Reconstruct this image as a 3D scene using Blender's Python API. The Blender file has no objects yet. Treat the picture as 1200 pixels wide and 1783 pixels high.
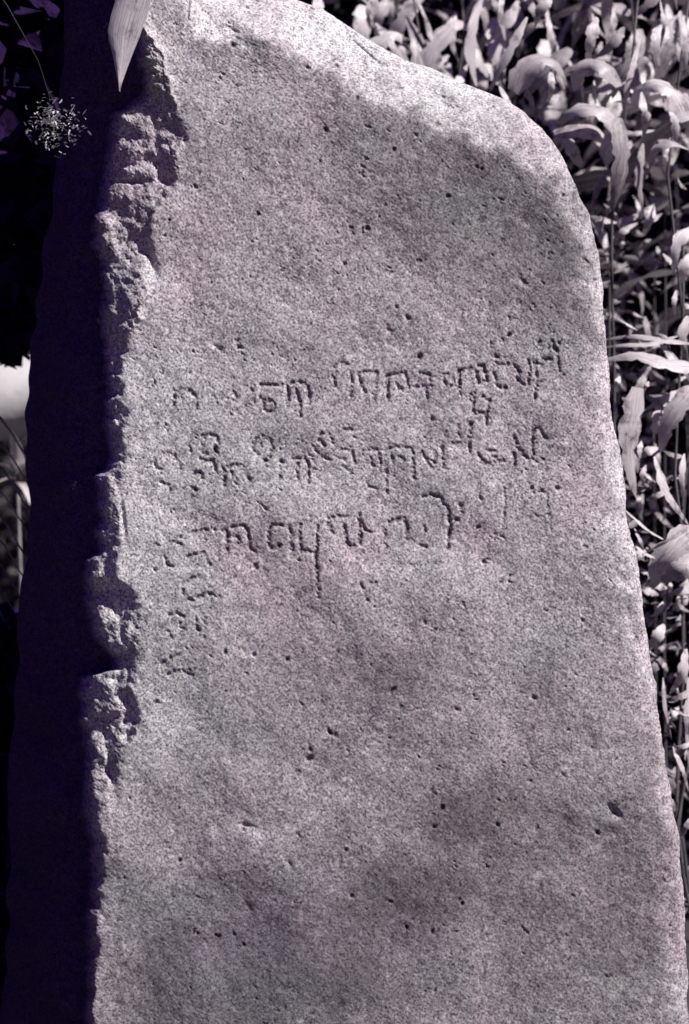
import bpy, math, random
import numpy as np
from mathutils import Vector, Matrix, Euler

# ---------------------------------------------------------------- camera, light
scene = bpy.context.scene
C = scene.collection
CAMD, CAMZ = 3.0, 1.2
cd = bpy.data.cameras.new('camera'); cam = bpy.data.objects.new('camera', cd); C.objects.link(cam)
cam.location = (0, -CAMD, CAMZ); cam.rotation_euler = (math.radians(90), 0, 0)
cd.sensor_fit = 'VERTICAL'; cd.sensor_height = 36; cd.lens = 36 * CAMD / 1.783
cd.clip_end = 500; cd.dof.use_dof = True; cd.dof.focus_distance = CAMD; cd.dof.aperture_fstop = 2.9
scene.camera = cam
SUN = Vector((0.60, -0.41, 0.685)).normalized()
w = bpy.data.worlds.new('World'); scene.world = w; w.use_nodes = True
nt = w.node_tree; nt.nodes.clear()
sky = nt.nodes.new('ShaderNodeTexSky'); sky.sky_type = 'NISHITA'; sky.sun_disc = False
sky.sun_elevation = math.asin(SUN.z); sky.sun_rotation = math.atan2(SUN.x, SUN.y)
tint = nt.nodes.new('ShaderNodeMix'); tint.data_type = 'RGBA'; tint.blend_type = 'MULTIPLY'
tint.inputs[0].default_value = 1; tint.inputs[7].default_value = (0.24, 0.07, 0.52, 1)
bg = nt.nodes.new('ShaderNodeBackground'); bg.inputs[1].default_value = 0.05
wo = nt.nodes.new('ShaderNodeOutputWorld')
nt.links.new(sky.outputs[0], tint.inputs[6]); nt.links.new(tint.outputs[2], bg.inputs[0]); nt.links.new(bg.outputs[0], wo.inputs[0])
sd = bpy.data.lights.new('sun', 'SUN'); so = bpy.data.objects.new('sun', sd); C.objects.link(so)
sd.energy = 4.5; sd.angle = math.radians(0.6); sd.color = (1.0, 0.955, 0.925)
so.rotation_euler = SUN.to_track_quat('Z', 'Y').to_euler()
vs = scene.view_settings
vs.view_transform = 'Standard'; vs.look = 'None'; vs.gamma = 1; vs.exposure = 0.20
vs.use_curve_mapping = False

rng = np.random.default_rng(11); random.seed(11)

def P(u, v, y=0.0):
    """world point that the photograph shows at pixel (u, v) when it stands y metres behind the stone's face"""
    k = (CAMD + y) / CAMD / 1000
    return Vector(((u - 600) * k, y, CAMZ + (891.5 - v) * k))

# ---------------------------------------------------------------- materials
def newmat(name):
    m = bpy.data.materials.new(name); m.use_nodes = True
    n = m.node_tree; b = n.nodes['Principled BSDF']
    return m, n, b
def N(nt, t, **kw):
    n = nt.nodes.new(t)
    for k, v in kw.items(): setattr(n, k, v)
    return n
def ramp(nt, fac, stops):
    r = nt.nodes.new('ShaderNodeValToRGB'); nt.links.new(fac, r.inputs[0])
    e = r.color_ramp.elements
    while len(e) < len(stops): e.new(0.5)
    for i, (p, c) in enumerate(stops):
        e[i].position = p; e[i].color = (c[0], c[1], c[2], 1)
    return r.outputs[0]
def noise(nt, scale, detail=3, rough=.6, vec=None):
    n = nt.nodes.new('ShaderNodeTexNoise'); n.inputs['Scale'].default_value = scale
    n.inputs['Detail'].default_value = detail; n.inputs['Roughness'].default_value = rough
    if vec: nt.links.new(vec, n.inputs['Vector'])
    return n.outputs['Fac']
def mul(nt, a, b, fac=1.0):
    m = nt.nodes.new('ShaderNodeMix'); m.data_type = 'RGBA'; m.blend_type = 'MULTIPLY'
    m.inputs[0].default_value = fac
    nt.links.new(a, m.inputs[6]); nt.links.new(b, m.inputs[7]); return m.outputs[2]

stone, n, b = newmat('weathered_stone')
tc = N(n, 'ShaderNodeTexCoord').outputs['Object']
at = N(n, 'ShaderNodeAttribute', attribute_name='patina_shading').outputs['Color']
sp1 = ramp(n, noise(n, 260, 2, .7, tc), [(.34, (.16, .14, .17)), (.45, (.78, .76, .78)), (.57, (1.08, 1.08, 1.07)), (.70, (1.4, 1.4, 1.38))])
sp2 = ramp(n, noise(n, 95, 4, .75, tc), [(.33, (.42, .40, .44)), (.47, (.95, .94, .95)), (.68, (1.16, 1.16, 1.14))])
col = mul(n, mul(n, at, sp1, .85), sp2, .85)
n.links.new(col, b.inputs['Base Color']); b.inputs['Roughness'].default_value = .88
b.inputs['Specular IOR Level'].default_value = .25
bp = N(n, 'ShaderNodeBump'); bp.inputs['Strength'].default_value = .4; bp.inputs['Distance'].default_value = .002
n.links.new(noise(n, 330, 4, .7, tc), bp.inputs['Height']); n.links.new(bp.outputs[0], b.inputs['Normal'])

def leafmat(name, c1, c2, rough=.5, trans=.25, vein=True):
    m, n, b = newmat(name)
    tc = N(n, 'ShaderNodeTexCoord').outputs['UV']
    oi = N(n, 'ShaderNodeObjectInfo').outputs['Random']
    mp = N(n, 'ShaderNodeMapping'); n.links.new(tc, mp.inputs[0]); mp.inputs['Scale'].default_value = (30, 1.6, 1)
    tco = N(n, 'ShaderNodeTexCoord').outputs['Object']
    f = noise(n, 1.6, 3, .6, mp.outputs[0])
    cc = ramp(n, f, [(.36, [q*.55 for q in c1]), (.47, c1), (.60, c2)])
    bl = ramp(n, noise(n, 22, 4, .7, tco), [(.36, (.18, .16, .17)), (.44, (.75, .72, .73)), (.52, (1, 1, 1))])
    rv = ramp(n, oi, [(0, (.78, .76, .77)), (1, (1.1, 1.08, 1.08))])
    cc = mul(n, mul(n, cc, bl, .8), rv, 1)
    n.links.new(cc, b.inputs['Base Color']); b.inputs['Roughness'].default_value = rough
    bp = N(n, 'ShaderNodeBump'); bp.inputs['Strength'].default_value = .4; bp.inputs['Distance'].default_value = .002
    n.links.new(f, bp.inputs['Height']); n.links.new(bp.outputs[0], b.inputs['Normal'])
    tr = N(n, 'ShaderNodeBsdfTranslucent'); n.links.new(cc, tr.inputs[0])
    mx = N(n, 'ShaderNodeMixShader'); mx.inputs[0].default_value = trans
    n.links.new(b.outputs[0], mx.inputs[1]); n.links.new(tr.outputs[0], mx.inputs[2])
    n.links.new(mx.outputs[0], n.nodes['Material Output'].inputs[0])
    return m
M_blade = leafmat('dry_maize_leaf', (.66, .62, .63), (.92, .88, .88), .26, .10)
M_blade2 = leafmat('green_maize_leaf', (.26, .24, .25), (.72, .68, .69), .28, .15)
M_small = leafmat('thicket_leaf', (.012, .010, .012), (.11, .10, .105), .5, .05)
M_dark = leafmat('dark_shrub_leaf', (.026, .012, .06), (.055, .025, .12), .9, .0)  # violet-black colour carries the navy tone of deep shade
M_back = leafmat('shade_painted_leaf', (.014, .008, .028), (.06, .05, .075), .8, .0)  # dark colour stands for the shade in gaps between the maize leaves
M_under = leafmat('litter_leaf', (.10, .09, .10), (.75, .71, .72), .45, .1)
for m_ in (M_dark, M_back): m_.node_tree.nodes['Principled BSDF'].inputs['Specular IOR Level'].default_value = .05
M_frond = leafmat('palm_leaf', (.55, .52, .58), (.8, .77, .82), .5, .1)

def plain(name, c1, c2, scale, rough=.9, bump=.4, dist=.01):
    m, n, b = newmat(name)
    tc = N(n, 'ShaderNodeTexCoord').outputs['Object']
    f = noise(n, scale, 5, .65, tc)
    n.links.new(ramp(n, f, [(.3, c1), (.7, c2)]), b.inputs['Base Color']); b.inputs['Roughness'].default_value = rough
    bp = N(n, 'ShaderNodeBump'); bp.inputs['Strength'].default_value = bump; bp.inputs['Distance'].default_value = dist
    n.links.new(f, bp.inputs['Height']); n.links.new(bp.outputs[0], b.inputs['Normal'])
    return m
M_ground = plain('dark_soil', (.03, .026, .03), (.09, .08, .085), 14)
M_hill = plain('wooded_slope', (.012, .010, .013), (.035, .03, .035), 2.5)
M_log = plain('pale_bark', (.6, .58, .6), (.85, .83, .84), 9, .7, .3)
M_stem = plain('plant_stem', (.08, .07, .075), (.28, .26, .26), 12, .6, .3, .003)
M_stalk = plain('darkened_stalk', (.04, .035, .04), (.16, .15, .155), 12, .8, .3, .003)  # stem colour darkened as though the stalks stood in shade
M_twig = plain('dark_twig', (.012, .01, .014), (.03, .026, .03), 20, .8, .3, .003)

# ---------------------------------------------------------------- object helpers
def link(o, parent=None, **props):
    C.objects.link(o)
    if parent: o.parent = parent
    for k, v in props.items(): o[k] = v
    return o
def meshobj(name, verts, faces, mat, parent=None, uvs=None, smooth=True, **props):
    me = bpy.data.meshes.new(name)
    me.from_pydata([tuple(v) for v in verts], [], [tuple(f) for f in faces])
    if uvs is not None:
        ul = me.uv_layers.new(name='UVMap')
        li = np.empty(len(me.loops), dtype=np.int32); me.loops.foreach_get('vertex_index', li)
        ul.data.foreach_set('uv', np.asarray(uvs, dtype=np.float32)[li].ravel())
    if smooth: me.polygons.foreach_set('use_smooth', np.ones(len(me.polygons), dtype=bool))
    me.materials.append(mat); me.update()
    return link(bpy.data.objects.new(name, me), parent, **props)
def empty(name, loc, rz=0, **props):
    o = bpy.data.objects.new(name, None); o.location = loc; o.rotation_euler = (0, 0, rz)
    o.empty_display_size = .05
    return link(o, None, **props)

# ---------------------------------------------------------------- ground and slope
def sheet(name, x0, x1, y0, y1, nx, ny, f, mat):
    xs = np.linspace(x0, x1, nx); ys = np.linspace(y0, y1, ny)
    v = [(x, y, f(x, y)) for y in ys for x in xs]
    fc = [(j*nx+i, j*nx+i+1, (j+1)*nx+i+1, (j+1)*nx+i) for j in range(ny-1) for i in range(nx-1)]
    return meshobj(name, v, fc, mat, kind='structure')
g = lambda x, y: .02*math.sin(3.1*x+1.3*y)+.015*math.sin(7*x-4*y)-.02
sheet('ground', -40, 40, -30, 60, 161, 181, g, M_ground)
def hf(x, y):
    t = max(0, y-7.5)
    return -.1 + 9*(1-math.exp(-t/4.5)) + .4*math.sin(x*.7+y)+.3*math.sin(x*1.9)
sheet('hillside', -40, 40, 7, 45, 121, 60, hf, M_hill)

# ---------------------------------------------------------------- THE STONE
U0, V0, MW, MH = -60, -280, 1380, 2400
def spec(scale, seed, ax=1.0, ay=1.0):
    r = np.random.default_rng(seed); a = r.standard_normal((MH, MW)).astype(np.float32)
    fy = np.fft.fftfreq(MH)[:, None]*ay; fx = np.fft.rfftfreq(MW)[None]*ax
    k = np.sqrt(fx*fx+fy*fy)*scale
    h = np.fft.irfft2(np.fft.rfft2(a)*(k*np.exp(-k*k*1.2)+.15*np.exp(-k*k*3)), s=(MH, MW))
    return (h/h.std()).astype(np.float32)
uu = (np.arange(MW)+U0).astype(np.float32)[None, :]; vv = (np.arange(MH)+V0).astype(np.float32)[:, None]
def curve(pts):
    p = np.array(pts, dtype=float); return lambda v: np.interp(v, p[:, 1], p[:, 0])
R = curve([(262,-250),(300,-205),(365,-130),(440,-60),(500,-6),(558,15),(599,41),(640,66),(676,87),(716,107),(754,118),(792,138),(830,154),(873,171),(910,193),(945,224),(978,268),(1007,321),(1028,373),(1041,432),(1049,500),(1054,570),(1058,640),(1066,720),(1080,800),(1094,900),(1111,1000),(1129,1120),(1149,1250),(1163,1350),(1180,1450),(1191,1550),(1196,1650),(1199,1783),(1206,2120)])
L = curve([(225,-250),(175,-160),(140,-60),(118,0),(100,200),(84,400),(64,560),(58,622),(49,700),(42,830),(36,1050),(24,1250),(12,1500),(4,1783),(-20,2120)])
D = curve([(240,-250),(250,-50),(252,0),(246,40),(252,80),(262,130),(266,165),(238,187),(212,196),(203,250),(196,300),(188,350),(176,400),(178,430),(190,455),(194,520),(188,560),(196,620),(202,660),(200,740),(207,780),(205,815),(183,828),(186,870),(192,905),(182,925),(188,960),(170,975),(163,1010),(166,1060),(176,1095),(188,1120),(212,1142),(214,1165),(160,1176),(153,1200),(157,1260),(166,1310),(160,1400),(172,1460),(174,1540),(166,1600),(170,1680),(163,1783),(160,2120)])
F = curve([(246,-250),(256,-50),(258,0),(262,50),(285,90),(308,160),(318,220),(316,290),(285,340),(262,390),(268,460),(256,520),(240,570),(216,620),(212,660),(214,720),(216,780),(222,822),(205,850),(212,900),(206,960),(205,1005),(232,1030),(252,1080),(244,1130),(240,1180),(232,1240),(238,1278),(214,1310),(208,1350),(180,1400),(178,1460),(180,1540),(174,1600),(176,1680),(172,1783),(168,2120)])
inner = np.array([(246,-260),(262,-130),(285,-40),(318,5),(346,60),(408,70),(483,81),(529,102),(575,131),(608,160),(650,174),(700,190),(735,206),(765,234),(827,258),(895,272),(943,299),(967,334),(986,373),(1007,432),(1016,480),(1030,560),(1040,640),(1044,700),(1052,800),(1060,900),(1078,1000),(1100,1120),(1122,1250),(1136,1350),(1150,1450),(1158,1550),(1160,1783),(1168,2140)], float)
# signed distance to the shoulder line (coarse, then upsampled)
st = 5
cu = np.arange(U0, U0+MW+st, st); cv = np.arange(V0, V0+MH+st, st)
CU, CV = np.meshgrid(cu, cv); dmin = np.full(CU.shape, 1e9); 
for a, b_ in zip(inner[:-1], inner[1:]):
    ab = b_-a; t = np.clip(((CU-a[0])*ab[0]+(CV-a[1])*ab[1])/(ab@ab), 0, 1)
    dmin = np.minimum(dmin, np.hypot(CU-a[0]-t*ab[0], CV-a[1]-t*ab[1]))
Bi = np.interp(CV, inner[:, 1], inner[:, 0])
dmin = np.where(CU > Bi, dmin, -dmin)
def up(a):
    y = np.arange(MH)/st; x = np.arange(MW)/st; iy = y.astype(int); ix = x.astype(int); fy = (y-iy)[:, None]; fx = (x-ix)[None]
    A = a[iy][:, ix]; B = a[iy][:, ix+1]; Cc = a[iy+1][:, ix]; Dd = a[iy+1][:, ix+1]
    return ((A*(1-fx)+B*fx)*(1-fy)+(Cc*(1-fx)+Dd*fx)*fy).astype(np.float32)
din = up(dmin)
n200, n90, n40, n18, n8, n4 = spec(200, 1), spec(90, 2), spec(42, 3), spec(18, 4), spec(8, 5), spec(4.0, 6)
nst = spec(34, 7, 1.0, 2.2); nst2 = spec(13, 17, 1.0, 1.6)
din_n = din + 7*n40 + 4*n18
din_h = din + 5*n90 + 1.6*n40 + .5*n18
soft = lambda x, s: s*np.logaddexp(0, x/s)
vf = np.clip((vv-330)/250, 0, 1)                          # down the right flank the shoulder is gentler
slope = .80*(1-vf)+.30*vf
H = soft(din_h, 3.5+11*vf)*slope
Rv = R(vv[:, 0])[:, None]; Lv = L(vv[:, 0])[:, None]; Dv = D(vv[:, 0])[:, None]; Fv = F(vv[:, 0])[:, None]
H += 10*np.exp(-np.clip(Rv-uu, 0, 999)/8)
jit = 3*n40 + 1.8*n18
lf = soft(Fv+jit-uu, 3)
ld = soft(Dv+(1.8*n40+.7*n18)-uu, 2.5)
Ds = (178+3*n90-.02*(vv-800)).astype(np.float32)
ld = np.minimum(ld, 24+soft(Ds-62-uu, 12))
fr_ = np.random.default_rng(77)
FA = np.full((MH, 420), 1e9, np.float32); fx0 = -40
fxx = (np.arange(420)+fx0).astype(np.float32)[None]
for q_ in range(420):
    pu, pv = fr_.uniform(-20, 340), fr_.uniform(V0, V0+MH); su_ = fr_.uniform(16, 46); sv_ = su_*fr_.uniform(1.2, 3.0); gx, gy = fr_.normal(0, .22), fr_.normal(0, .15)
    i0, i1 = int(max(0, pv-V0-5*sv_)), int(min(MH, pv-V0+5*sv_)); a_ = fr_.normal(-.1, .28)
    X_ = fxx-pu+a_*(vv[i0:i1]-pv); Y_ = vv[i0:i1]-pv
    FA[i0:i1] = np.minimum(FA[i0:i1], fr_.uniform(0, 7)+gx*X_+gy*Y_+.30*(X_*X_/su_+Y_*Y_/sv_)/1.6)
FA = np.clip(FA, -30, 30); FA -= FA.mean(); fac = np.zeros((MH, MW), np.float32); fac[:, fx0-U0:fx0-U0+420] = FA
side = np.clip(lf/8, 0, 1)
rough_zone = np.clip((Fv+45-uu)/60, 0, 1)
H += .42*lf + 1.75*ld
H += side*(1.0*fac*np.clip(1-ld/150, .5, 1)+.5*nst+.3*nst2+.14*n8+.3*n4)
H += rough_zone*(.5*nst)
H += 2.6*n200 + .6*n90 + .34*n40 + .20*n18 + .13*n8 + .17*n4
# specific ledges on the broken left margin
def gauss(u, v, su, sv, a, rot=0):
    c, s = math.cos(rot), math.sin(rot); X = (uu-u)*c+(vv-v)*s; Y = -(uu-u)*s+(vv-v)*c
    return a*np.exp(-(X/su)**2-(Y/sv)**2)
H += gauss(225, 316, 30, 4, 10) + gauss(233, 300, 34, 13, -7)
H += gauss(262, 446, 7, 34, 9, -.25)                      # slanting dark cleft
H += gauss(186, 1152, 34, 15, 16) - gauss(196, 1192, 32, 14, 6)
H += gauss(233, 1240, 8, 30, 8, -.2) + gauss(192, 1330, 8, 45, 9, -.15)
H += gauss(214, 900, 4, 40, 5, -.12)
H += gauss(1070, 1414, 15, 6, 9, .75) - gauss(1068, 1436, 16, 10, 3)
H += gauss(430, 1438, 12, 4, 6, .2) - gauss(436, 1458, 17, 13, 4.5)
H += gauss(536, 1322, 4, 4, 6) - gauss(524, 1338, 6, 5, 3)
H += gauss(504, 1506, 4, 12, 3.5, -.5) - gauss(664, 1266, 7, 6, 3) + gauss(432, 1580, 9, 12, 4, -.4)
H += gauss(676, 575, 8, 5, 3, .6) + gauss(380, 607, 12, 4, 3.5, .6) - gauss(848, 1690, 3, 20, 2.5, .15)
H += gauss(1020, 455, 9, 3.5, 5, .7) + gauss(912, 492, 9, 4, 4, .7)
H += gauss(634, 88, 26, 2.6, 6, .72) + gauss(328, 16, 2.5, 24, 5, .1) + gauss(722, 150, 3, 16, 2.5, -.3)

# weathering pits
albp = np.ones((MH, MW), np.float32)
def splat(u, v, r, a, el=1.0, rot=0.0, dirt=.45):
    k = int(r*3.2*max(el, 1))+2; i0 = int(v-V0)-k; j0 = int(u-U0)-k
    if i0 < 0 or j0 < 0 or i0+2*k >= MH or j0+2*k >= MW: return
    sl = (slice(i0, i0+2*k+1), slice(j0, j0+2*k+1))
    y = vv[sl[0]]-v; x = uu[:, sl[1]]-u; c, s = math.cos(rot), math.sin(rot)
    q = ((x*c+y*s)/(r*el))**2+((-x*s+y*c)/r)**2
    e = np.exp(-q**1.3)
    H[sl] += a*e; albp[sl] *= 1-dirt*e
for _ in range(3000):
    u, v = rng.uniform(180, 1190), rng.uniform(-150, 1830); r = .8+rng.exponential(.42)
    if r > 4.2: r = 3
    if rng.uniform(-1.6, 1.2) > float(n90[int(v-V0), int(u-U0)]): continue
    if u > 1040 and rng.uniform() < .6: continue
    for _k in range(rng.integers(1, 4)):
        splat(u+rng.normal(0, 1.7*r), v+rng.normal(0, 1.7*r), r*rng.uniform(.5, 1.05), rng.uniform(.9, 1.9)*r, rng.uniform(1, 2.3), rng.uniform(0, 3.1), rng.uniform(.3, .7))
for (u, v) in [(340,325),(567,226),(622,170),(640,398),(710,553),(832,918),(842,978),(802,880),(795,905),(690,535),(500,1148),(442,1140),(392,1135),(345,1096),(730,621),(886,583),(864,621),(752,730),(819,738),(880,675),(925,850),(970,850),(600,460),(1014,1080),(795,1235),(686,260),(450,372),(780,342),(980,340),(313,1498),(424,1444),(755,1440),(602,1480),(612,1560),(680,1570),(752,1622),(866,1436),(340,853),(462,802),(490,803),(415,606),(405,78),(536,118),(640,1045),(930,1215),(1040,1450)]:
    splat(u, v, rng.uniform(2.6, 4.0), rng.uniform(4, 6.5), rng.uniform(1, 1.5), rng.uniform(0, 3), .72)

# ---- the inscription, traced stroke by stroke (strength, strokes)
G = [
 (.9, [[(302,684),(303,680),(318,679),(332,681),(340,690),(342,711)],[(303,684),(303,708)]]),
 (.6, [[(371,690),(374,694)],[(386,695),(398,694),(410,698)],[(405,682),(411,691)]]),
 (.6, [[(437,672),(441,690),(442,704),(422,708)],[(432,673),(441,671)]]),
 (1.0, [[(454,670),(470,671),(490,669)],[(453,692),(462,697)],[(459,712),(458,702),(468,697),(477,704),(476,714),(466,718)]]),
 (1.0, [[(506,668),(522,665),(532,668),(537,682),(538,702)],[(516,678),(521,700),(523,726)],[(501,672),(501,706)]]),
 (.8, [[(579,640),(590,633),(604,634)],[(581,648),(583,672)],[(611,648),(613,675),(610,698)]]),
 (.8, [[(624,652),(640,647),(656,648)],[(624,653),(630,671),(636,687)],[(654,650),(655,670),(651,700)]]),
 (.85, [[(672,656),(690,652),(705,649),(709,664),(710,680)],[(675,660),(675,696)],[(694,674),(698,677)]]),
 (.6, [[(731,650),(747,653),(750,672),(722,675)],[(742,676),(743,696)]]),
 (.75, [[(771,653),(785,652),(793,671),(776,673),(771,654)]]),
 (1.0, [[(801,686),(799,646),(820,641),(841,636),(848,662),(834,667),(829,648)],[(824,685),(824,720),(848,720),(852,699),(841,690)],[(847,720),(847,740)]]),
 (.8, [[(859,652),(861,634),(884,634)],[(862,655),(866,672),(876,677)]]),
 (.9, [[(896,636),(897,652),(905,668),(919,670),(922,650),(920,628)],[(900,640),(904,652)]]),
 (.8, [[(931,628),(935,664),(931,694)],[(930,630),(943,636)],[(933,668),(947,664)]]),
 (.85, [[(945,627),(958,626)],[(955,606),(960,593),(969,608),(971,625),(974,648)]]),
 (.6, [[(283,790),(303,790),(306,800)],[(312,806),(314,818)],[(277,838),(293,845),(296,856)],[(329,776),(332,787)]]),
 (.6, [[(268,800),(272,815),(284,818)]]),
 (.75, [[(350,760),(364,757),(377,760),(380,772)],[(353,772),(354,788),(366,792)],[(376,776),(372,790)]]),
 (.75, [[(348,799),(358,803),(371,802),(375,822)],[(338,824),(348,822),(352,832)],[(334,848),(341,852)]]),
 (.95, [[(388,813),(397,814),(407,810),(418,810),(428,820),(434,838)],[(390,817),(390,846)],[(404,822),(411,842)]]),
 (.65, [[(447,763),(458,760),(470,767),(475,780),(469,794),(456,797),(444,790),(440,778),(447,763)],[(460,797),(463,813)]]),
 (.6, [[(486,802),(492,805)],[(487,812),(488,832)]]),
 (.85, [[(510,800),(528,797),(537,806),(537,840)],[(518,806),(518,832)]]),
 (.75, [[(553,768),(560,754),(573,753),(579,771)],[(546,778),(555,793),(573,800)],[(560,768),(564,776)]]),
 (.6, [[(589,783),(607,783)],[(613,786),(617,808)],[(597,813),(608,819)],[(586,798),(600,800)]]),
 (.7, [[(634,785),(652,783),(674,783)],[(660,788),(662,818)],[(645,800),(650,812)],[(672,811),(673,860)],[(640,846),(656,852)]]),
 (.7, [[(679,781),(700,778),(716,781),(720,806),(720,832)],[(682,790),(684,808)],[(696,797),(703,801)]]),
 (.7, [[(733,786),(740,797),(751,814)],[(757,785),(757,806)],[(764,782),(770,779),(772,815)]]),
 (.75, [[(775,754),(782,771),(803,773),(817,770),(819,741)],[(817,773),(817,787)],[(797,742),(799,762)]]),
 (.85, [[(832,790),(838,800),(845,804)],[(849,784),(861,785)],[(841,807),(860,806),(876,802)],[(853,795),(862,796)]]),
 (.85, [[(894,757),(903,783),(922,801)],[(927,798),(927,751),(938,743),(950,762)],[(895,790),(896,808)]]),
 (.92, [[(387,925),(407,917),(425,914),(432,926),(435,952),(446,964)],[(396,926),(396,964)],[(406,934),(415,935),(417,943),(410,948)],[(445,984),(447,990)]]),
 (.92, [[(469,952),(467,922),(475,914),(501,915),(506,928),(508,958)],[(472,954),(480,954),(487,949)]]),
 (.98, [[(523,914),(521,926),(524,960),(551,963),(553,916)],[(549,964),(551,990),(554,1038)]]),
 (1.0, [[(575,900),(602,900)],[(573,902),(573,916),(580,928)],[(600,916),(602,946),(615,952),(627,944),(625,896)],[(627,905),(634,921),(645,927)]]),
 (.92, [[(671,949),(670,920),(680,906),(703,903),(708,917),(710,938)]]),
 (1.0, [[(733,865),(750,862),(767,867),(782,893),(783,920),(778,956)],[(738,916),(740,926)],[(733,950),(741,952)]]),
 (.9, [[(628,1018),(632,1024)],[(646,1015),(654,1015)]]),
 (.8, [[(328,927),(345,926),(360,922)],[(292,947),(302,943),(314,948)],[(290,952),(288,968),(291,984),(300,986)]]),
 (.55, [[(878,852),(879,880),(876,912)],[(862,930),(877,936)]]),
 (.5, [[(952,862),(955,890),(958,925)],[(930,896),(945,899)]]),
 (.85, [[(326,971),(342,963),(355,962),(366,984)]]),
 (.8, [[(322,1014),(335,1005),(347,1002)],[(318,1016),(318,1034)]]),
 (.95, [[(323,1046),(345,1040),(360,1034),(386,1040)]]),
 (.9, [[(294,1071),(307,1067),(321,1076)],[(313,1085),(316,1092),(322,1097)],[(293,1100),(298,1111)]]),
 (.5, [[(340,1078),(343,1095),(352,1112)],[(356,1075),(355,1110)]]),
 (.9, [[(281,1156),(295,1146),(311,1140)],[(292,1174),(302,1169),(316,1168),(334,1176)]]),
]
gid = np.zeros((MH, MW), np.int16); gro = np.zeros((MH, MW), np.float32)
for gi, (strn, strokes) in enumerate(G):
    for s in strokes:
        s = np.array(s, float)
        # resample with a wavering hand
        pts = []
        for a, b_ in zip(s[:-1], s[1:]):
            m = max(2, int(np.hypot(*(b_-a))/4)); 
            for t in np.linspace(0, 1, m, endpoint=False): pts.append(a+(b_-a)*t)
        pts.append(s[-1]); pts = np.array(pts); pts[1:-1] += rng.normal(0, .55, (len(pts)-2, 2))
        wd = 2.5+.6*min(strn, 1.1)+rng.uniform(-.2, .5)
        for k_, (a, b_) in enumerate(zip(pts[:-1], pts[1:])):
            u0, u1 = int(min(a[0], b_[0]))-9-U0, int(max(a[0], b_[0]))+10-U0
            v0, v1 = int(min(a[1], b_[1]))-9-V0, int(max(a[1], b_[1]))+10-V0
            x = uu[:, u0:u1]; y = vv[v0:v1]; ab = b_-a
            t = np.clip(((x-a[0])*ab[0]+(y-a[1])*ab[1])/max(ab@ab, .1), 0, 1)
            d = np.hypot(x-a[0]-t*ab[0], y-a[1]-t*ab[1])
            e = strn*rng.uniform(.7, 1.1)*np.exp(-(d/wd)**2.4)
            sub = gro[v0:v1, u0:u1]; nw = e > sub
            sub[nw] = e[nw]; gid[v0:v1, u0:u1][nw & (e > .3)] = gi+1
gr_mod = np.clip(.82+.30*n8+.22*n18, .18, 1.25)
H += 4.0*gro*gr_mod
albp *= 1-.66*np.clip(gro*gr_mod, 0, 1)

# patina: the stone's stains and lichen, with shoulder light and side shade painted in
lin = lambda c: np.array([((x/255+.055)/1.055)**2.4 for x in c])
base = np.array([.60, .566, .572]); A = np.ones((MH, MW, 3), np.float32)*base.astype(np.float32)
tone = np.ones((MH, MW), np.float32)
for (u, v, su, sv, a) in [(850,370,190,120,-.30),(760,280,160,50,-.10),(600,230,160,40,-.10),(985,430,50,120,-.12),(226,290,24,26,.45),(300,305,14,16,.3),(268,75,16,22,.2),(215,640,20,30,.2),(205,1000,24,30,.25),(190,990,12,24,.2),(560,380,140,90,-.06),(700,200,150,50,-.10),(960,500,70,110,-.20),(570,130,90,40,-.12),
    (480,1650,190,120,-.26),(720,1560,90,70,-.20),(700,1180,90,60,-.24),(540,1180,110,60,-.20),(830,1420,90,50,-.22),(940,1180,60,70,-.14),
    (560,1300,60,40,-.05),(400,1780,260,80,-.16),(750,1600,520,330,-.17),(300,1650,120,200,-.08),(1050,1700,80,120,-.12),(900,1500,200,160,-.08),(680,1040,150,60,-.02),
    (300,1470,120,60,.04),(270,560,80,120,.14),(260,780,90,200,.16),(260,1000,80,120,.16),(270,1250,70,90,.10),(600,800,380,170,.11),(225,860,60,320,.14),(190,1300,50,160,.16),
    (950,900,150,100,.06),(800,1340,34,34,.22),(600,1390,30,35,.18),(560,1290,24,14,.1),(1000,1180,20,20,.16),(440,1460,22,30,.22),
    (700,1640,50,60,.10),(250,1550,60,120,-.05),(230,260,40,40,.10),(1120,1500,80,260,-.12),(420,520,150,60,.06),(660,80,330,40,.06),
    (640,1700,70,60,-.12),(330,230,60,90,.04),(250,1700,70,90,-.06)]:
    tone += gauss(u, v, su, sv, a*(1.6 if a < 0 else 1.0))
tone += .030*n90+.035*n40+.045*n18+.055*n8 + .02*n200
ndot = spec(4.6, 41)
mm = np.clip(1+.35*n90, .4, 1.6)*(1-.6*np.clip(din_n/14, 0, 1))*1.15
tone *= (1-.70*mm*np.clip(n4-.8, 0, .9))*(1-.75*np.clip((ndot-1.45)*1.3, 0, 1))*(1-.35*np.clip(n8-1.4, 0, 1))*(1+.22*np.clip(-n4-.9, 0, 1))
low_ = np.clip((vv-1080)/200, 0, 1)
tone -= .10*low_*np.clip(n90+.5*n200+.6, -.5, 1.8)+.05*low_*np.clip(n40, -1, 1.5)
tone -= .05*np.clip((vv-150)/100, 0, 1)*np.clip((560-vv)/160, 0, 1)*np.clip((uu-350)/150, 0, 1)*np.clip(n90+.6, 0, 1.5)
tone = np.clip(tone, .35, 1.5)
pink = np.clip(.5+.22*spec(260, 31)+.16*spec(120, 32)+gauss(480,980,150,110,.8)+gauss(900,1500,260,300,.35)-gauss(260,1000,140,500,.8)-gauss(620,840,300,60,.4)+gauss(520,300,200,90,.3), 0, 1)
viol = np.clip(gauss(430,1650,220,160,1.0)+gauss(760,1600,150,100,.4)+gauss(700,1180,120,80,.3)+gauss(220,250,60,160,.3), 0, 1)
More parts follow.
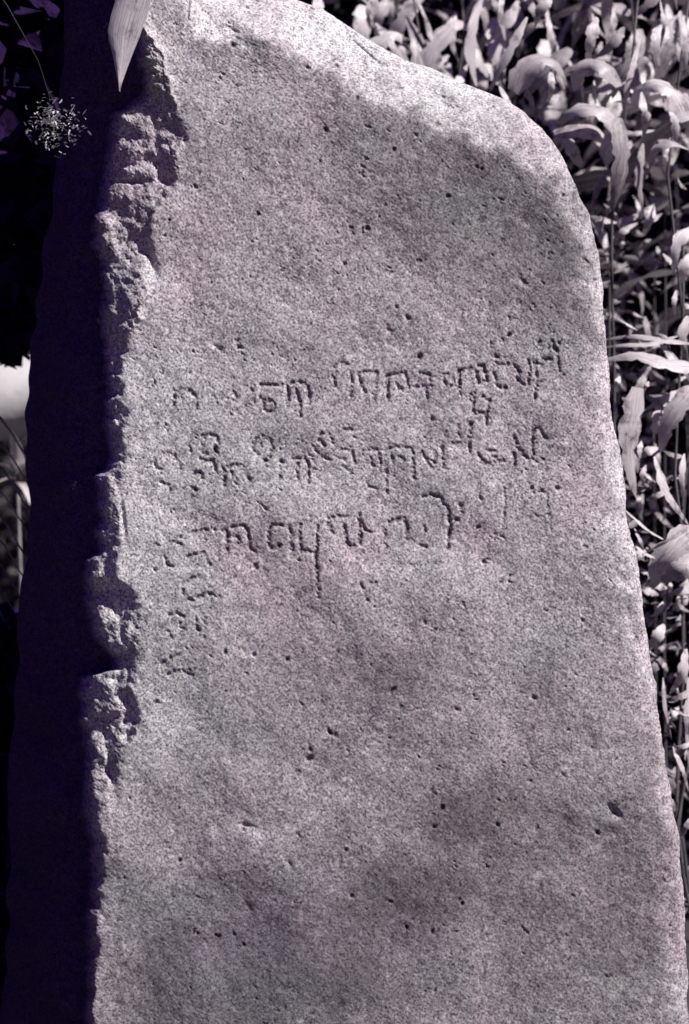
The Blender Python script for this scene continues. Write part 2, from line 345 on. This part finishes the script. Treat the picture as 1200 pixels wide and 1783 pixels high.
tint_ = (1+pink[..., None]*np.array([.025, -.038, -.012]) + (1-pink[..., None])*np.array([-.035, .02, .0]) + viol[..., None]*np.array([-.03, -.05, .05])).astype(np.float32)
dk = 1-.84*np.clip(ld/20, 0, 1)-.14*np.clip(lf/10, 0, 1)*(ld < 20)*(vv < 700)*np.clip(.5+n18, 0, 1)          # deep shade painted into the colour of the left side and upper chips
shade_tint = np.clip(ld/20, 0, 1)[..., None]*np.array([-.15, -.5, .55], np.float32)  # blue-violet shade tone put into the left side's colour
A *= (tone*albp*dk*(1+(.30-.12*vf)*np.clip(din_n/14, 0, 1)))[..., None]*tint_*(1+shade_tint)  # shoulder colour lightened to strengthen its sunlit look

def samp(M, u, v):
    x = u-U0; y = v-V0; ix = np.clip(x.astype(int), 0, MW-2); iy = np.clip(y.astype(int), 0, MH-2); fx = x-ix; fy = y-iy
    if M.ndim == 3: fx = fx[..., None]; fy = fy[..., None]
    return (M[iy, ix]*(1-fx)+M[iy, ix+1]*fx)*(1-fy)+(M[iy+1, ix]*(1-fx)+M[iy+1, ix+1]*fx)*fy
NC = 600
vr = np.concatenate([np.linspace(-250, -16, 50), np.arange(-14, 1795, 1.75), np.linspace(1797, 2115, 60)])
NR = len(vr)
cs = np.linspace(0, 1, NC)
edge_j = np.interp(vr, np.arange(MH)+V0, n18[:, 700])*.25+np.interp(vr, np.arange(MH)+V0, n8[:, 900])*.25+np.interp(vr, np.arange(MH)+V0, n40[:, 300])*.45+np.interp(vr, np.arange(MH)+V0, n90[:, 300])*2
edge_l = np.interp(vr, np.arange(MH)+V0, n200[:, 100])*4+np.interp(vr, np.arange(MH)+V0, n90[:, 100])*3+np.interp(vr, np.arange(MH)+V0, nst[:, 100])*.8
Uc = (L(vr)+edge_l)[:, None]+(R(vr)+edge_j-L(vr)-edge_l)[:, None]*cs[None]
Vc = np.repeat(vr[:, None], NC, 1)
hy = samp(H, Uc, Vc)/1000
k = (CAMD+hy)/CAMD/1000
X = (Uc-600)*k; Z = CAMZ+(891.5-Vc)*k
PT = np.stack([X, hy, Z], -1)
du = np.gradient(PT, axis=1); dv = np.gradient(PT, axis=0)
NM = np.cross(dv, du); NM /= np.linalg.norm(NM, axis=-1, keepdims=True)+1e-12
NM[NM[..., 1] > 0] *= -1
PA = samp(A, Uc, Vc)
idx = np.arange(NR*NC).reshape(NR, NC)
quads = np.stack([idx[:-1, :-1], idx[1:, :-1], idx[1:, 1:], idx[:-1, 1:]], -1).reshape(-1, 4)
fu = (Uc[:-1, :-1]+Uc[1:, 1:]).ravel()/2; fv = (Vc[:-1, :-1]+Vc[1:, 1:]).ravel()/2
fi = (np.clip((fv-V0).astype(int), 0, MH-1), np.clip((fu-U0).astype(int), 0, MW-1))
fg = gid[fi].astype(int)
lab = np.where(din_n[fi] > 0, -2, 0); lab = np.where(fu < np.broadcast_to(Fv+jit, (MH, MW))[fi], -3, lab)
lab = np.where(fg > 0, fg, lab)
def submesh(name, sel, parent, **props):
    q = quads[sel]; used, inv = np.unique(q, return_inverse=True); q = inv.reshape(-1, 4)
    co = PT.reshape(-1, 3)[used]; me = bpy.data.meshes.new(name)
    me.vertices.add(len(co)); me.vertices.foreach_set('co', co.astype(np.float32).ravel())
    me.loops.add(q.size); me.loops.foreach_set('vertex_index', q.astype(np.int32).ravel())
    me.polygons.add(len(q)); me.polygons.foreach_set('loop_start', (np.arange(len(q))*4).astype(np.int32))
    me.update(calc_edges=True)
    a = me.color_attributes.new('patina_shading', 'FLOAT_COLOR', 'POINT')
    ca = np.ones((len(co), 4), np.float32); ca[:, :3] = PA.reshape(-1, 3)[used]; a.data.foreach_set('color', ca.ravel())
    me.polygons.foreach_set('use_smooth', np.ones(len(q), dtype=bool))
    me.normals_split_custom_set_from_vertices(NM.reshape(-1, 3)[used].astype(np.float32))
    me.materials.append(stone)
    return link(bpy.data.objects.new(name, me), parent, **props)
stoneE = empty('standing_stone', (0, 0, 0), label='tall weathered standing stone carved with three lines of old letters', category='standing stone')
submesh('front_face', lab == 0, stoneE)
submesh('sloping_shoulder', lab == -2, stoneE, label='pale sunlit sloping edge of the stone')
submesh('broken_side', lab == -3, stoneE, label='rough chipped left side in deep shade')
for gi in range(len(G)):
    sel = lab == gi+1
    if sel.sum() > 3: submesh('carved_letter', sel, stoneE)
# back of the stone
nb = 9; bv = []
for j in range(NR):
    a = PT[j, 0]; c = PT[j, -1]; wdt = c[0]-a[0]
    for i in range(nb):
        t = i/(nb-1); s = math.sin(math.pi*t)
        inset = .03*s
        bv.append((a[0]+wdt*(t*.96+.02 if 0 < i < nb-1 else t), (a[1]*(1-t)+c[1]*t)+(.24*s**.5)*min(1, wdt/.3), min(a[2], c[2])*1.0+(a[2]-min(a[2], c[2]))*(1-t)+(c[2]-min(a[2], c[2]))*t-.0))
bf = [(j*nb+i, j*nb+i+1, (j+1)*nb+i+1, (j+1)*nb+i) for j in range(NR-1) for i in range(nb-1)]
bo = meshobj('back_face', bv, bf, stone, stoneE)
a = bo.data.color_attributes.new('patina_shading', 'FLOAT_COLOR', 'POINT')
a.data.foreach_set('color', np.tile(np.array([.3, .29, .3, 1], np.float32), len(bv)))

# ---------------------------------------------------------------- vegetation builders
def blade_mesh(name, Ln, W, e0, e1, seg=12, fold=.25, twist=0., ripple=.0, mat=None, sway=0., pw=.55, torn=0):
    """strap leaf from the origin in the +x direction; e0/e1 elevation at base and tip (deg)"""
    vs, uv, fs = [], [], []
    p = Vector((0, 0, 0)); ds = Ln/seg; ac = 5
    for i in range(seg+1):
        t = i/seg; e = math.radians(e0+(e1-e0)*(t**1.25)); az = sway*t*t
        d = Vector((math.cos(e)*math.cos(az), math.cos(e)*math.sin(az), math.sin(e)))
        if i: p = p+d*ds
        w_ = W*.5*min(1, (t*4+.25))*max(0, (1-t**1.7))**(pw+.2)*random.uniform(.84, 1.08)
        if torn and i % 3 == torn % 3 and 2 < i: w_ *= .8
        sx = Vector((-math.sin(az), math.cos(az), 0)); up_ = sx.cross(d)*-1
        tw = twist*t; sd_ = sx*math.cos(tw)+up_*math.sin(tw); nn = up_*math.cos(tw)-sx*math.sin(tw)
        for j in range(ac):
            q = (j/(ac-1))*2-1
            off = nn*(abs(q)*fold*w_+ripple*W*math.sin(t*17+q*2.0)*abs(q)**2)
            vs.append(p+sd_*(q*w_)+off); uv.append(((q+1)/2, t))
    for i in range(seg):
        for j in range(ac-1):
            a = i*ac+j; fs.append((a, a+1, a+ac+1, a+ac))
    return vs, fs, uv
def blade_data(name, mat, **kw):
    v, f, uv = blade_mesh(name, **kw)
    o = meshobj(name, v, f, mat, uvs=uv); me = o.data; bpy.data.objects.remove(o); return me
def tube(pts, radii, ns=8):
    vs, fs = [], []
    for i, (p, r) in enumerate(zip(pts, radii)):
        d = (pts[min(i+1, len(pts)-1)]-pts[max(i-1, 0)]).normalized()
        a = d.orthogonal().normalized(); b_ = d.cross(a)
        for k in range(ns):
            t = 2*math.pi*k/ns; vs.append(p+(a*math.cos(t)+b_*math.sin(t))*r)
    for i in range(len(pts)-1):
        for k in range(ns):
            fs.append((i*ns+k, i*ns+(k+1) % ns, (i+1)*ns+(k+1) % ns, (i+1)*ns+k))
    fs.append(tuple(range(ns))[::-1]); fs.append(tuple((len(pts)-1)*ns+k for k in range(ns)))
    return vs, fs

VAR = []
for i in range(14):
    VAR.append(blade_data('leaf', M_blade if i % 2 == 0 else M_blade2, Ln=random.uniform(.5, .85), W=random.uniform(.06, .12), e0=random.uniform(35, 82), e1=random.uniform(-100, -20),
        seg=12, fold=random.uniform(.15, .5), twist=random.uniform(-1.2, 1.2), ripple=random.uniform(.04, .16), sway=random.uniform(-.9, .9), torn=i % 4))
sv, sf = tube([Vector((.01*math.sin(z*2.1), .01*math.cos(z*3), z)) for z in np.linspace(0, 2.5, 16)], [.007-.003*t for t in np.linspace(0, 1, 16)])
so_ = meshobj('stem', sv, sf, M_stalk); STEM = so_.data; bpy.data.objects.remove(so_)
def maize(x, y, h=1.0, rz=None, label='tall maize plant with pale arching strap leaves behind the stone', group='maize plants growing behind the stone', nleaf=23):
    rz = random.uniform(0, 6.28) if rz is None else rz
    t = empty('maize_plant', (x, y, 0), rz, label=label, category='maize plant')
    if group: t['group'] = group
    s = bpy.data.objects.new('stem', STEM); s.scale = (.45, .45, h*.7); s.rotation_euler = (random.uniform(-.07, .07), random.uniform(-.07, .07), 0); link(s, t)
    for i in range(nleaf):
        if .2+.10*i < (1.5 if x > .45 else .2): continue
        o = bpy.data.objects.new('leaf', random.choice(VAR)); z = (.2+.10*i)*h
        o.location = (0, 0, z); o.rotation_euler = (random.uniform(-.15, .15), random.uniform(-.25, .2), (i % 2)*math.pi+random.uniform(-.6, .6))
        s_ = random.uniform(.42, .85); o.scale = (s_, s_, s_); link(o, t)
    return t
spots = []
for row in range(4):
    y = .85+row*.34
    for i in range(9):
        x = -.12+i*.34+.13*row+random.uniform(-.1, .1)+row*.02
        px = 600+x*1000*CAMD/(CAMD+y)
        if px > 500 and px < 1420 and not (x < .2 and y < 1.7): spots.append((x, y+random.uniform(-.18, .18)))
for x, y in spots: maize(x, y, random.uniform(.9, 1.15)*(1+.05*y))

# leaves the photograph shows one by one beside and above the stone
def traced(parent, pts, W, y, mat=None, bow=.03, fold=.22, twist=.0, tip=1.0):
    P_ = [np.array(p, float) for p in pts]
    seg = 16; cum = [0]
    for a, b_ in zip(P_[:-1], P_[1:]): cum.append(cum[-1]+np.hypot(*(b_-a)))
    cum = np.array(cum)/cum[-1]; tt = np.linspace(0, 1, seg+1)
    # smooth through the points
    px = np.interp(tt, cum, [p[0] for p in P_]); py = np.interp(tt, cum, [p[1] for p in P_])
    for _ in range(2):
        px[1:-1] = (px[:-2]+2*px[1:-1]+px[2:])/4; py[1:-1] = (py[:-2]+2*py[1:-1]+py[2:])/4
    vs, uv, fs = [], [], []
    for i, t in enumerate(tt):
        yy = y-bow*math.sin(math.pi*t)+.03*t
        c = P(px[i], py[i], yy)
        j0, j1 = max(0, i-1), min(seg, i+1)
        d = (P(px[j1], py[j1], yy)-P(px[j0], py[j0], yy)).normalized()
        sx = d.cross(Vector((.35, -.72, .6))).normalized(); nn = sx.cross(d).normalized()
        nn = nn if nn.y < 0 else -nn
        a = twist*(t-.5); sd_ = sx*math.cos(a)+nn*math.sin(a)
        w_ = 1.12*W/2000*(1+y/3)*min(1, (.5 if W > 28 else .2)+t*2.9)*(1-t**(2.4 if W > 28 else 1.7))**.75*(.72 if (i*7+int(W)) % 5 == 0 and 2 < i < 14 else 1)*(1+random.uniform(-.16, .1))
        for q in (-1, -.5, 0, .5, 1):
            vs.append(c+sd_*(q*w_)-nn*(abs(q)*fold*w_)-parent.location); uv.append(((q+1)/2, t))
    for i in range(seg):
        for j in range(4):
            a = i*5+j; fs.append((a, a+1, a+6, a+5))
    return meshobj('leaf', vs, fs, mat or M_blade, parent, uv)
def traced_plant(label, su, y, leaves, top):
    b0 = P(su, 900, y); t = empty('maize_plant', (b0.x, b0.y+.05, 0), 0, label=label, category='maize plant')
    zt = P(su, top, y).z
    v_, f_ = tube([Vector((.028*math.sin(z*3.7+su)+.012*math.sin(z*9), .02*math.sin(z*5), z)) for z in np.linspace(0, zt, 12)], [.0045-.002*k for k in np.linspace(0, 1, 12)], 7)
    meshobj('stem', v_, f_, M_stalk, t)
    for l in leaves:
        traced(t, l[0], l[1], y+(l[2] if len(l) > 2 else 0), M_blade2 if len(l) > 3 and l[3] else None, twist=random.uniform(-.8, .8))
traced_plant('maize plant with broad dome shaped leaves arching just past the stone shoulder', 1092, .62, [
    ([(895,160),(912,122),(942,100),(972,108),(988,150)], 42), ([(1080,150),(1062,118),(1035,108),(1010,122),(1000,160)], 46, -.04),
    ([(1075,215),(1050,192),(1015,186),(985,200),(968,222)], 38, -.06), ([(965,232),(1000,224),(1040,226),(1062,250),(1058,290)], 42, -.02),
    ([(1078,205),(1086,270),(1078,310),(1066,368)], 36, -.08, 1), ([(1085,190),(1100,125),(1118,55)], 14), ([(985,235),(1000,262),(1012,292)], 40),
    ([(1040,30),(1032,60),(1022,112)], 26), ([(918,30),(885,95),(856,150),(850,170)], 18), ([(870,150),(885,175),(900,205)], 16),
    ([(905,140),(925,170),(930,200)], 20, .04, 1), ([(1012,140),(1015,160),(1016,180)], 9), ([(1035,140),(1036,160),(1038,182)], 9), ([(960,120),(962,150),(955,180)], 16)], -60)
traced_plant('maize plant at the right edge with pale leaves drooping below the dome shaped ones', 1204, .55, [
    ([(1198,210),(1180,165),(1150,142),(1120,152),(1100,195)], 48), ([(1118,160),(1128,200),(1120,240)], 26), ([(1165,170),(1178,210),(1176,262)], 24),
    ([(1120,250),(1112,310),(1122,380)], 20, .1, 1), ([(1200,260),(1170,246),(1140,258),(1130,300)], 24), ([(1205,395),(1180,420),(1172,480)], 26),
    ([(1205,440),(1190,465),(1186,500)], 22), ([(1198,550),(1190,580),(1192,625)], 24), ([(1190,30),(1196,80),(1190,140)], 22), ([(1150,0),(1158,40),(1150,85)], 12),
    ([(1178,505),(1174,530),(1177,552)], 12)], -60)
traced_plant('dry maize plant with flat horizontal leaves and one long hanging blade beside the stone', 1212, .50, [
    ([(1215,600),(1150,590),(1100,584),(1050,592)], 16), ([(1180,585),(1130,600),(1090,600),(1045,606)], 13, .03), ([(1215,640),(1160,632),(1110,616),(1045,628)], 30, -.05),
    ([(1150,598),(1190,640),(1205,670)], 24), ([(1110,575),(1085,560),(1062,548)], 6), ([(1112,675),(1100,735),(1094,790),(1108,868)], 42, -.06),
    ([(1185,680),(1155,695),(1120,716)], 17), ([(1150,700),(1142,730),(1138,765)], 17), ([(1225,672),(1185,700),(1162,740),(1150,790)], 38, -.04),
    ([(1140,795),(1162,860),(1200,915)], 24), ([(1192,790),(1188,830),(1190,870)], 16), ([(1080,655),(1074,668),(1076,685)], 11), ([(1130,664),(1124,674),(1120,684)], 9),
    ([(1070,700),(1074,720),(1072,740)], 9), ([(1125,810),(1118,830),(1122,850)], 12), ([(1142,580),(1162,586),(1168,612)], 6)], 420)
traced_plant('low plant with a bright patch of crossing leaves near the middle of the right edge', 1216, .45, [
    ([(1215,925),(1180,950),(1150,985),(1138,1025)], 58), ([(1220,980),(1185,990),(1150,1012)], 46, -.03), ([(1085,885),(1130,925),(1175,950)], 7), ([(1215,908),(1165,940),(1120,965)], 9, -.05),
    ([(1095,940),(1125,965),(1160,980)], 8), ([(1215,1020),(1180,1030),(1150,1040)], 18), ([(1105,920),(1118,945),(1120,970)], 10), ([(1195,1130),(1190,1175),(1165,1210)], 22),
    ([(1215,1200),(1180,1215),(1145,1222)], 14), ([(1215,1250),(1185,1240),(1160,1228)], 10), ([(1155,1180),(1158,1230),(1170,1290)], 10), ([(1215,1290),(1190,1300),(1160,1300)], 10),
    ([(1200,1180),(1196,1260),(1200,1340)], 12), ([(1172,1300),(1190,1340),(1200,1380)], 12), ([(1215,1420),(1195,1440),(1180,1470)], 14)], 860)
traced_plant('maize plant with broad blurred blades standing behind the top edge of the stone', 730, .95, [
    ([(725,200),(735,120),(728,60),(700,20)], 42, 0, 1), ([(640,120),(650,80),(690,55),(715,90)], 34), ([(735,150),(760,70),(800,35),(835,60)], 38), ([(740,140),(770,120),(790,140),(795,180)], 26, 0, 1),
    ([(830,150),(818,90),(826,30),(850,-30)], 24), ([(560,60),(556,20),(552,-40)], 26), ([(660,20),(650,-10),(640,-40)], 20), ([(880,70),(872,20),(878,-40)], 14), ([(968,95),(956,40),(948,-10)], 16),
    ([(760,100),(745,40),(720,-20)], 12), ([(905,70),(930,40),(985,50)], 18, 0, 1), ([(690,140),(675,110),(655,100)], 22, 0, 1), ([(790,190),(800,140),(815,110)], 24)], -80)

tr = random.Random(5)
for k_, (lab_, u0, u1, v0, v1, yy, n_) in enumerate([
    ('maize plant crowded with narrow upright blades at the top right corner', 960, 1200, -60, 170, .85, 40),
    ('maize plant with many broken pale leaves behind the middle of the top edge', 600, 980, -80, 170, 1.15, 48),
    ('withered plant with small torn pale leaves in the dark gap right of the stone', 1060, 1210, 230, 560, .8, 46),
    ('withered plant with torn leaf scraps low beside the right edge of the stone', 1110, 1215, 600, 1460, .62, 84)]):
    ls = []
    for i in range(n_):
        a = np.array([tr.uniform(u0, u1), tr.uniform(v0, v1)]); L_ = tr.uniform(45, 130) if k_ < 2 else tr.uniform(18, 60)
        th = tr.gauss(1.57, .5) if k_ < 2 else tr.uniform(0, 6.28); c_ = tr.uniform(-.6, .6)
        pts = [tuple(a)]
        for q_ in range(3):
            a = a+np.array([math.cos(th), math.sin(th)])*L_/3; th += c_*.6; pts.append(tuple(a))
        ls.append((pts, tr.uniform(.12, .3)*L_+5, tr.uniform(-.12, .25), tr.random() < .35))
    traced_plant(lab_, (u0+u1)/2 if k_ < 2 else 1208, yy, ls, v0-40 if k_ < 2 else v0)

# thickets: leaf-cards with real positions, nobody could count them
def leafcloud(name, n_, box, size, mat, tilt=1.0, dens=None, aspect=.4, parent=None, **props):
    x0, x1, y0, y1, z0, z1 = box
    r = np.random.default_rng(abs(hash(name+str(box))) % 1000 if False else int(abs(x0*97+y0*31+z1*13)*10)+5)
    c = np.stack([r.uniform(x0, x1, n_), r.uniform(y0, y1, n_), r.uniform(z0, z1, n_)], 1)
    if dens is not None: c = c[dens(c, r)]
    n_ = len(c)
    d = r.normal(size=(n_, 3)); d[:, 2] = d[:, 2]*.8-.3; d /= np.linalg.norm(d, axis=1, keepdims=True)
    e = r.normal(size=(n_, 3)); e -= (e*d).sum(1, keepdims=True)*d; e /= np.linalg.norm(e, axis=1, keepdims=True)
    nn = np.cross(d, e); s = r.uniform(size[0], size[1], (n_, 1)); w_ = s*aspect*r.uniform(.6, 1.2, (n_, 1))
    V = np.stack([c-d*s*.5, c-d*s*.1+e*w_*.5+nn*w_*.12, c+d*s*.25+e*w_*.36+nn*w_*.05, c+d*s*.5-nn*s*.12, c+d*s*.25-e*w_*.36+nn*w_*.05, c-d*s*.1-e*w_*.5+nn*w_*.12], 1).reshape(-1, 3)
    b0 = (np.arange(n_)*6)[:, None]
    q = np.concatenate([b0+np.array([0, 1, 2, 3]), b0+np.array([0, 3, 4, 5])], 0)
    me = bpy.data.meshes.new(name); me.vertices.add(len(V)); me.vertices.foreach_set('co', V.astype(np.float32).ravel())
    me.loops.add(q.size); me.loops.foreach_set('vertex_index', q.astype(np.int32).ravel())
    me.polygons.add(len(q)); me.polygons.foreach_set('loop_start', (np.arange(len(q))*4).astype(np.int32)); me.update(calc_edges=True)
    ul = me.uv_layers.new(name='UVMap'); uvp = np.tile(np.array([[.5, 0], [1, .4], [.8, .75], [.5, 1], [.2, .75], [0, .4]], np.float32), (n_, 1))
    ul.data.foreach_set('uv', uvp[q.ravel()].ravel()); me.materials.append(mat)
    return link(bpy.data.objects.new(name, me), parent, **props)
def clumpy(sc, thr):
    def f(c, r):
        s = np.sin(c[:, 0]*sc+1.7*np.sin(c[:, 2]*sc*.7))*np.sin(c[:, 2]*sc*1.1+c[:, 1]*sc*.6+1.3*np.sin(c[:, 0]*sc*.8))
        return s+r.normal(0, .25, len(c)) > thr
    return f
leafcloud('undergrowth', 11000, (.3, 1.6, .50, 1.5, 0, 1.95), (.015, .065), M_under, aspect=.3, dens=clumpy(10, .45), kind='stuff', label='tangle of small leaves and stalks behind the right side of the stone', category='undergrowth')
leafcloud('thicket', 60000, (-.9, 3.0, 2.1, 2.9, 0, 3.4), (.04, .11), M_back, aspect=.55, kind='stuff', label='leafy mass coloured dark as the shade between the pale maize leaves', category='thicket')
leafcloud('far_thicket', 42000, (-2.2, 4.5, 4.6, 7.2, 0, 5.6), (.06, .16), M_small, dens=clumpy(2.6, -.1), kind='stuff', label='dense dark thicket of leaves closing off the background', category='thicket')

# dark shrub in the stone's own shadow on the left
def shrub(name, label, box, n_, size, sx, sy):
    t = empty(name, (sx, sy, 0), 0, label=label, category='shrub')
    b_ = [box[0]-sx, box[1]-sx, box[2]-sy, box[3]-sy, box[4], box[5]]
    leafcloud('foliage', n_, b_, size, M_dark, parent=t, aspect=.6, kind='stuff')
    for i in range(5):
        dx, dy = random.uniform(b_[0], b_[0]+.3)*.9, random.uniform(b_[2], b_[3])
        v_, f_ = tube([Vector((dx*s, dy*s, s*box[5]*.85)) for s in np.linspace(0, 1, 8)], [.018*(1-.7*s) for s in np.linspace(0, 1, 8)], 6)
        meshobj('stem', v_, f_, M_twig, t)
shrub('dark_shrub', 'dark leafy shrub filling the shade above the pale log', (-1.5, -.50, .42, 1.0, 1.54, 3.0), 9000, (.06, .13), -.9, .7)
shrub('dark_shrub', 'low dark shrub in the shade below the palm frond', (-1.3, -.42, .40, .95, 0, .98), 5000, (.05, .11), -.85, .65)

# pale log seen in the gap on the left
lp = [P(u, v, 1.5) for u, v in [(150, 668), (80, 682), (20, 694), (-60, 705), (-200, 735), (-420, 770)]]
lt = empty('pale_log', tuple(lp[2]), 0, label='pale horizontal log lit from above at the left edge', category='log')
v_, f_ = tube([p-lp[2] for p in lp], [.095, .10, .105, .105, .11, .115], 24)
meshobj('trunk', v_, f_, M_log, lt)
for (u, v, e) in [(-130, 700, .5), (-330, 750, .55)]:     # forked props that carry it
    q = P(u, v, 1.5)-lp[2]
    v_, f_ = tube([Vector((q.x, q.y+.05, -lp[2].z)), Vector((q.x+.02, q.y, q.z*.4-lp[2].z*.5)), Vector((q.x, q.y, q.z))], [.05, .045, .035], 10)
    meshobj('prop', v_, f_, M_twig, lt)
# pale curled leaves under the log
ct = empty('curled_plant', tuple(P(30, 900, 1.35)[:2])+(0,), 0, label='small plant with bright curled leaves under the pale log', category='plant')
v_, f_ = tube([Vector((0, 0, 0)), Vector((.02, 0, .7)), Vector((0, 0, P(30, 800, 1.35).z))], [.008, .006, .004], 6); meshobj('stem', v_, f_, M_stem, ct)
for (v, az, Ln, W, e0, e1) in [(815, 250, .10, .05, 85, 60), (822, 185, .09, .03, 40, -20), (828, 330, .10, .035, 60, -40), (835, 215, .08, .03, 10, -50), (840, 300, .12, .03, 0, -60)]:
    bm_, bf_, bu_ = blade_mesh('leaf', Ln=Ln, W=W, e0=e0, e1=e1, seg=6, fold=.3)
    o = meshobj('leaf', bm_, bf_, M_blade, ct, bu_); o.location = (0, 0, P(30, v, 1.35).z); o.rotation_euler = (0, 0, math.radians(az))
# palm frond in the shade
fr = empty('palm_frond', tuple(P(-25, 840, .55)), 0, label='dim palm frond with narrow slanting leaflets at the left edge', category='palm frond')
rach = [Vector((-.02+.02*s, 0, -.42*s+.06)) for s in np.linspace(-1.2, 1, 8)]
v_, f_ = tube(rach, [.007-.004*s for s in np.linspace(0, 1, 8)], 6); meshobj('rachis', v_, f_, M_stem, fr)
for i in range(11):
    s = -.3+i*.12
    bm_, bf_, bu_ = blade_mesh('leaflet', Ln=.26, W=.022, e0=-38-2*i, e1=-72, seg=6, fold=.3)
    for az in (0, 180):
        o = meshobj('leaflet', bm_, bf_, M_frond, fr, bu_); o.location = (-.02+.02*s, 0, -.42*s+.06); o.rotation_euler = (0, 0, math.radians(az+random.uniform(-12, 12)))

# plant leaning in at upper left: one hanging pale leaf tip and an added sprig in place of a pale blotch
hp = empty('hanging_leaf_plant', (-.66, -.10, 0), 0, label='plant at upper left whose pale pointed leaf tip hangs before the stone', category='plant')
top = P(236, -150, -.10)
v_, f_ = tube([Vector((-.55, .0, 0)), Vector((-.45, 0, 1.2)), Vector((-.25, 0, 2.15)), Vector((top.x+.66, 0, top.z+.02))], [.02, .017, .012, .006], 8)
meshobj('stem', v_, f_, M_twig, hp)
out = [(-150, 250, 262), (-90, 222, 268), (-30, 198, 264), (0, 199, 262), (22, 192, 255), (50, 186, 245), (64, 187, 240), (90, 194, 229), (118, 199, 218), (140, 203, 210), (155, 206, 206.5)]
lv, lfc, luv = [], [], []
for i, (v, a_, b_) in enumerate(out):
    for j in range(5):
        q = j/4; p = P(a_+(b_-a_)*q, v, -.10)
        p.y += -.012*math.sin(math.pi*q)*(1 if q < .5 else .4)-.0 + .02*(v+150)/300
        lv.append(p-hp.location); luv.append((q, i/10))
for i in range(len(out)-1):
    for j in range(4):
        a_ = i*5+j; lfc.append((a_, a_+5, a_+6, a_+1))
hl = meshobj('leaf', lv, lfc, M_blade, hp, luv)
sp = empty('added_sprig', (-.62, -.09, 0), 0, label='added speckled sprig standing in for a pale blotch at upper left', category='sprig')
sp.location = P(86, 135, -.16)
v_, f_ = tube([Vector((-.30, 0, .33)), Vector((-.16, .01, .24)), Vector((-.07, 0, .12)), Vector((-.02, .01, .03)), Vector((0, 0, -.03)), Vector((.002, 0, -.11))], [.0009, .0008, .0008, .0007, .0006, .0005], 6); meshobj('stem', v_, f_, M_twig, sp)
M_sprig = leafmat('added_sprig_leaf', (.7, .73, .74), (.9, .92, .93), .5, .1)
for i in range(240):
    a_ = random.gauss(0, .019)*(.5 if i % 3 else 1.2)+(.035 if i % 4 == 0 else 0); b_ = random.gauss(-.075, .018)
    bm_, bf_, bu_ = blade_mesh('leaflet', Ln=random.uniform(.005, .013), W=random.uniform(.003, .006), e0=random.uniform(-90, 90), e1=random.uniform(-90, 60), seg=3, fold=.3)
    o = meshobj('leaflet', bm_, bf_, M_sprig, sp, bu_); o.location = (a_, random.uniform(-.02, .02), b_); o.rotation_euler = (0, 0, random.uniform(0, 6.28))
